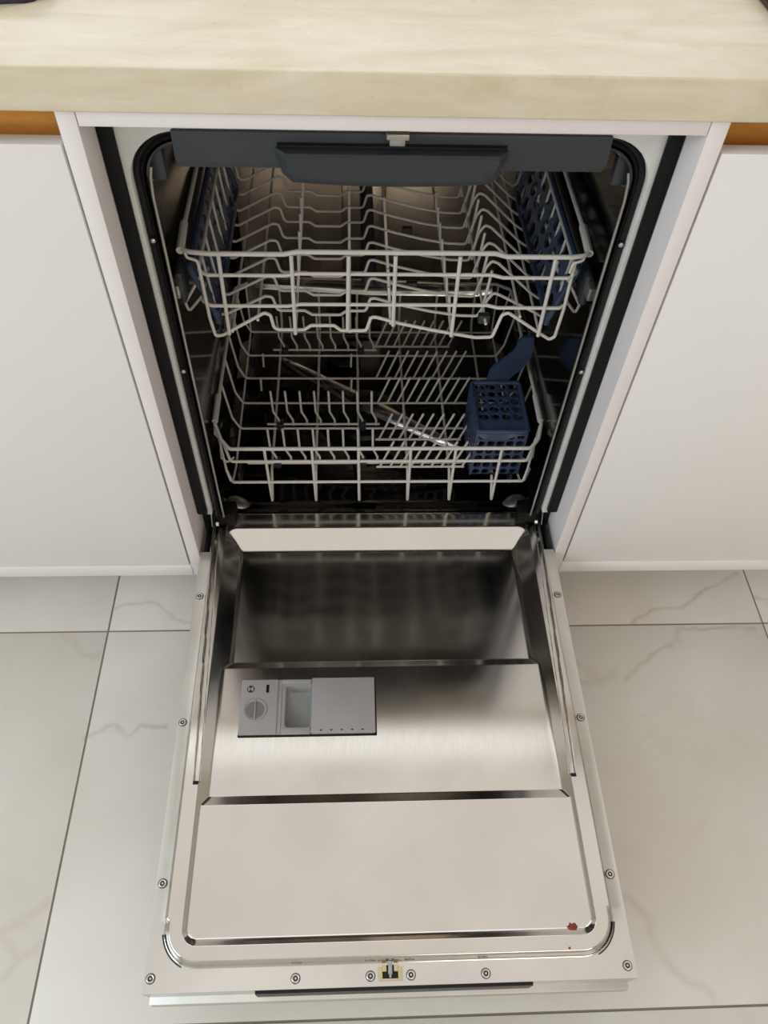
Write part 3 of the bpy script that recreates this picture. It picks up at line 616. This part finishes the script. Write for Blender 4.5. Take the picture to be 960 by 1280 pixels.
for y in YS[:6]: us('tine', MB().tube([(0.0085, y + 0.004, 0.566), (0.0045, y + 0.006, 0.618)], RW, 8), 'rack_coating')
for i, y in enumerate(YS[1:]): us('tine', MB().tube([(0.138, y + 0.003, 0.545), (0.1415, y + 0.003, 0.585), (0.144, y + 0.003, 0.618)], RW, 8), 'rack_coating')
for y in YS[1:8]: us('tine', MB().tube([(0.0935, y + 0.002, 0.546), (0.090, y + 0.002, 0.580)], RW, 8), 'rack_coating')
for (x, y) in ((0.042, 0.195), (0.137, 0.118), (0.042, 0.33)):
    us('tine_clip', MB().bbox(x - 0.008, x + 0.008, y - 0.005, y + 0.005, zprof(x) - 0.008, zprof(x) + 0.006, b=0.002), 'rack_clip')
us('upper_spray_arm', bar((-0.20, 0.262, 0.512), (0.17, 0.245, 0.512), 0.012, 0.018, 0.007), 'arm_steel')
us('spray_pipe', MB().tube([(-0.018, 0.255, 0.500), (-0.018, 0.255, 0.522), (-0.018, 0.28, 0.532), (-0.018, 0.52, 0.532)], 0.011, 12, False, 0.015), 'rack_clip')
for s in (-1, 1):
    sh = thing('cup_shelf', 'dark blue-grey perforated cup shelf folded up at the %s side of the upper rack' % ('left' if s < 0 else 'right'), 'shelf', (s * 0.22, 0.29, 0.565), 'folding cup shelves')
    ss = sub(sh)
    lo, hi = Vector((s * 0.2255, 0, 0.560)), Vector((s * 0.2510, 0, 0.642)); d = (hi - lo)
    nl = 9
    if s > 0: pm = MB().perforated((lo.x, 0.125, lo.z), (0, 1, 0), d, 9, 3, 0.034, d.length / 3, 0.80, 0.0035)
    else: pm = MB().perforated((lo.x, 0.125 + 9 * 0.034, lo.z), (0, -1, 0), d, 9, 3, 0.034, d.length / 3, 0.55, 0.0035)
    ss('shelf_panel', pm, 'blue_grey_plastic')
    ss('shelf_rib', MB().tube([(lo.x, 0.118, lo.z), (hi.x, 0.118, hi.z), (hi.x, 0.438, hi.z), (lo.x, 0.438, lo.z)], 0.0042, 8, True, 0.006), 'blue_grey_plastic')
    for y in (0.125, 0.25, 0.375): ss('shelf_bracket', MB().bbox(*sorted((s * 0.223, s * 0.231)), y - 0.006, y + 0.012, 0.548, 0.571, b=0.002), 'blue_grey_plastic')

# ------------------------------------------------------------------ lower rack
lr = thing('lower_rack', 'light grey wire lower rack with plate tines at the bottom of the tub', 'dish rack', (0, 0.3, 0.175), 'wire dish racks')
ls = sub(lr)
ls('rim', MB().tube([(-0.2645, 0.140, 0.329), (-0.254, 0.115, 0.320), (-0.240, 0.100, 0.3145), (0.245, 0.100, 0.3145), (0.259, 0.115, 0.320), (0.2655, 0.140, 0.329), (0.2655, 0.20, 0.329), (0.2655, 0.505, 0.318), (0.24, 0.525, 0.316), (-0.24, 0.525, 0.316), (-0.2645, 0.505, 0.318), (-0.2645, 0.20, 0.329)], RR, 10, True, 0.010), 'rack_coating')
for s in (-1, 1):
    ls('rim_sleeve', MB().tube([(s * 0.2648, 0.145, 0.330), (s * 0.265, 0.205, 0.330)], 0.0050, 10), 'rack_coating')
    ls('side_zigzag', MB().tube([(s * 0.2655, 0.142, 0.327), (s * 0.2665, 0.135, 0.312), (s * 0.258, 0.128, 0.306), (s * 0.2615, 0.126, 0.262), (s * 0.252, 0.123, 0.256), (s * 0.243, 0.135, 0.254)], 0.0019, 8, False, 0.004), 'rack_coating')
    ls('side_upright', MB().tube([(s * 0.2635, 0.139, 0.325), (s * 0.2545, 0.115, 0.245), (s * 0.2485, 0.104, 0.2295)], 0.0021, 8), 'rack_coating')
for z, hw in ((0.2815, 0.242), (0.2285, 0.2455)):
    ls('front_wire', MB().tube([(-hw - 0.012, 0.125, z + (0.022 if z > 0.25 else 0.006)), (-hw, 0.102, z), (hw + 0.003, 0.102, z), (hw + 0.016, 0.125, z + (0.022 if z > 0.25 else 0.006))], 0.0025, 8, False, 0.008), 'rack_coating')
def cross(y, z=0.217, xr=0.2515):
    return [(-0.2635, y, 0.322), (-0.2555, y, 0.245), (-0.244, y, z), (xr - 0.01, y, z), (xr + 0.002, y, 0.245), (0.2645, y, 0.322)]
for y in (0.236, 0.300, 0.366, 0.430, 0.500): ls('cross_wire', MB().tube(cross(y), RW, 8, False, 0.010), 'rack_coating')
ls('cross_wire', MB().tube([(-0.225, 0.152, 0.219), (0.150, 0.152, 0.219)], RW, 8), 'rack_coating')
for x in (-0.183, -0.107, -0.032, 0.0525, 0.1255, 0.2005):
    ls('length_wire', MB().tube([(x - 0.002, 0.1005, 0.313), (x - 0.0005, 0.1025, 0.200), (x, 0.1035, 0.1755), (x, 0.108, 0.179), (x, 0.140, 0.2125), (x, 0.505, 0.2125), (x, 0.519, 0.228), (x, 0.523, 0.314)], 0.0024, 8, False, 0.003), 'rack_coating')
for x in (-0.2455, 0.243): ls('length_wire', MB().tube([(x, 0.104, 0.2265), (x, 0.15, 0.213), (x, 0.510, 0.213), (x, 0.521, 0.314)], RW, 8, False, 0.01), 'rack_coating')
# left tine rows with kinked tines
tk = MB().tube([(0, 0, 0), (0.0, 0, 0.013), (-0.0085, 0, 0.034), (-0.0095, 0, 0.083)], RW, 8, False, 0.006).mesh('tine')
for y in (0.150, 0.238, 0.437):
    ls('tine_bar', MB().tube([(-0.196, y + 0.004, 0.222), (0.006, y + 0.004, 0.222)], RW, 8), 'rack_coating')
    for i in range(8):
        o = obj('tine', tk, 'rack_coating', lr, Vector((-0.1745 + 0.0249 * i, y + 0.004, 0.220)) - Vector(lr.location))
    for x in (-0.1725, -0.025): ls('tine_clip', MB().bbox(x - 0.006, x + 0.006, y - 0.006, y + 0.010, 0.2135, 0.230, b=0.002), 'rack_clip')
# right leaning rows
tl = MB().tube([(0, 0, 0), (0.022, 0.0, 0.066)], RW, 8).mesh('tine')
for y, bar_wire in ((0.143, True), (0.207, True), (0.298, False), (0.368, False), (0.455, True)):
    if bar_wire: ls('tine_bar', MB().tube([(-0.002, y, 0.219), (0.151, y, 0.219)], RW, 8), 'rack_coating')
    for i in range(9):
        o = obj('tine', tl, 'rack_coating', lr, Vector((0.0035 + 0.0179 * i, y, 0.2175)) - Vector(lr.location))
for (x, y) in ((-0.213, 0.335), (-0.213, 0.40), (-0.045, 0.335), (-0.045, 0.40)):
    ls('short_tine', MB().tube([(x, y, 0.215), (x + 0.001, y + 0.003, 0.245)], RW, 8), 'rack_coating')
for (x, y) in ((-0.24, 0.15), (0.236, 0.15), (-0.24, 0.45), (0.236, 0.45)):
    ls('wheel', MB().lathe([(0.0, -0.004), (0.016, -0.004), (0.018, -0.002), (0.018, 0.002), (0.016, 0.004), (0.0, 0.004)], (x, y, 0.196), 20, 'y') if False else MB().bbox(x - 0.004, x + 0.004, y - 0.016, y + 0.016, 0.180, 0.2105, b=0.0039, seg=3), 'rack_clip')

# ------------------------------------------------------------------ cutlery basket standing in the lower rack
cb = thing('cutlery_basket', 'dark blue-grey plastic cutlery basket with honeycomb lid in the lower rack', 'basket', (0.205, 0.18, 0.221))
bs = sub(cb)
bx0, bx1, by0, by1, bz0, bz1 = 0.160, 0.240, 0.122, 0.236, 0.2215, 0.330
cwn = (bx1 - bx0) / 5; chn = (bz1 - bz0) / 6
bs('basket_front', MB().perforated((bx0, by0, bz0), (1, 0, 0), (0, 0, 1), 5, 6, cwn, chn * 0.97, 0.86, -0.0025), 'blue_grey_plastic')
bs('basket_back', MB().perforated((bx0, by1, bz0), (1, 0, 0), (0, 0, 1), 5, 6, cwn, chn, 0.86, -0.0025), 'blue_grey_plastic')
for x in (bx0, bx1 + 0.0025): bs('basket_side', MB().perforated((x, by0, bz0), (0, 1, 0), (0, 0, 1), 7, 6, (by1 - by0) / 7, chn, 0.84, -0.0025), 'blue_grey_plastic')
bs('basket_floor', MB().perforated((bx0, by0, bz0), (1, 0, 0), (0, 1, 0), 5, 7, cwn, (by1 - by0) / 7, 0.7, 0.0025), 'blue_grey_plastic')
bs('basket_rim', MB().tube([(bx0, by0, bz1), (bx1 + 0.002, by0, bz1), (bx1 + 0.002, by1, bz1), (bx0, by1, bz1)], 0.0036, 8, True, 0.006), 'blue_grey_plastic')
bs('honeycomb_lid', MB().perforated((bx0 + 0.004, by0 + 0.026, bz1 - 0.004), (1, 0, 0), (0, 1, 0), 4, 5, 0.0185, 0.0174, 0.93, 0.003), 'blue_grey_plastic')
# curved apron at the front of the lid
vs = []; fs = []
for i in range(13):
    t = i / 12; x = bx0 + 0.002 + (bx1 - bx0 - 0.002) * t; sag = 0.014 * math.sin(PI * min(1, t * 1.15 + 0.05)) * (1 - 0.45 * t)
    for (y, z) in ((by0 + 0.026, bz1 - 0.0005), (by0 + 0.002, bz1 - 0.002), (by0 - 0.004, bz1 - 0.006 - sag), (by0 - 0.0015, bz1 - 0.006 - sag), (by0 + 0.004, bz1 - 0.005), (by0 + 0.026, bz1 - 0.0035)): vs.append((x, y, z))
for i in range(12):
    for k in range(6): fs.append((i * 6 + k, i * 6 + (k + 1) % 6, (i + 1) * 6 + (k + 1) % 6, (i + 1) * 6 + k))
fs += [tuple(range(6)), tuple(72 + k for k in range(6))]
bs('lid_apron', MB().add(vs, fs), 'blue_grey_plastic')
hp = [(0.187, 0.330), (0.189, 0.352), (0.199, 0.368), (0.214, 0.383), (0.2245, 0.397), (0.2275, 0.416), (0.233, 0.4245), (0.2505, 0.4255), (0.2545, 0.405), (0.2525, 0.378), (0.243, 0.358), (0.228, 0.339), (0.224, 0.330)]
bs('basket_handle', MB().prism(hp, (0, 0.240, 0), (1, 0, 0), (0, 0, 1), -0.006), 'blue_grey_plastic', None, 'leaf shaped blue-grey handle')

# ------------------------------------------------------------------ oversized ceiling panel added for soft light
cl = thing('ceiling_fill_panel', 'oversized glowing white panel added at the ceiling for soft light', 'lamp', (0.2, -0.55, 2.575))
lsb = sub(cl)
lsb('fill_panel_body', MB().bbox(-1.12, 1.52, -1.57, 0.47, 2.585, 2.6195, b=0.004), 'window_frame_white')
lsb('fill_panel_glow', MB().bbox(-1.10, 1.50, -1.55, 0.45, 2.572, 2.5845, b=0.003), 'fill_panel_glow')
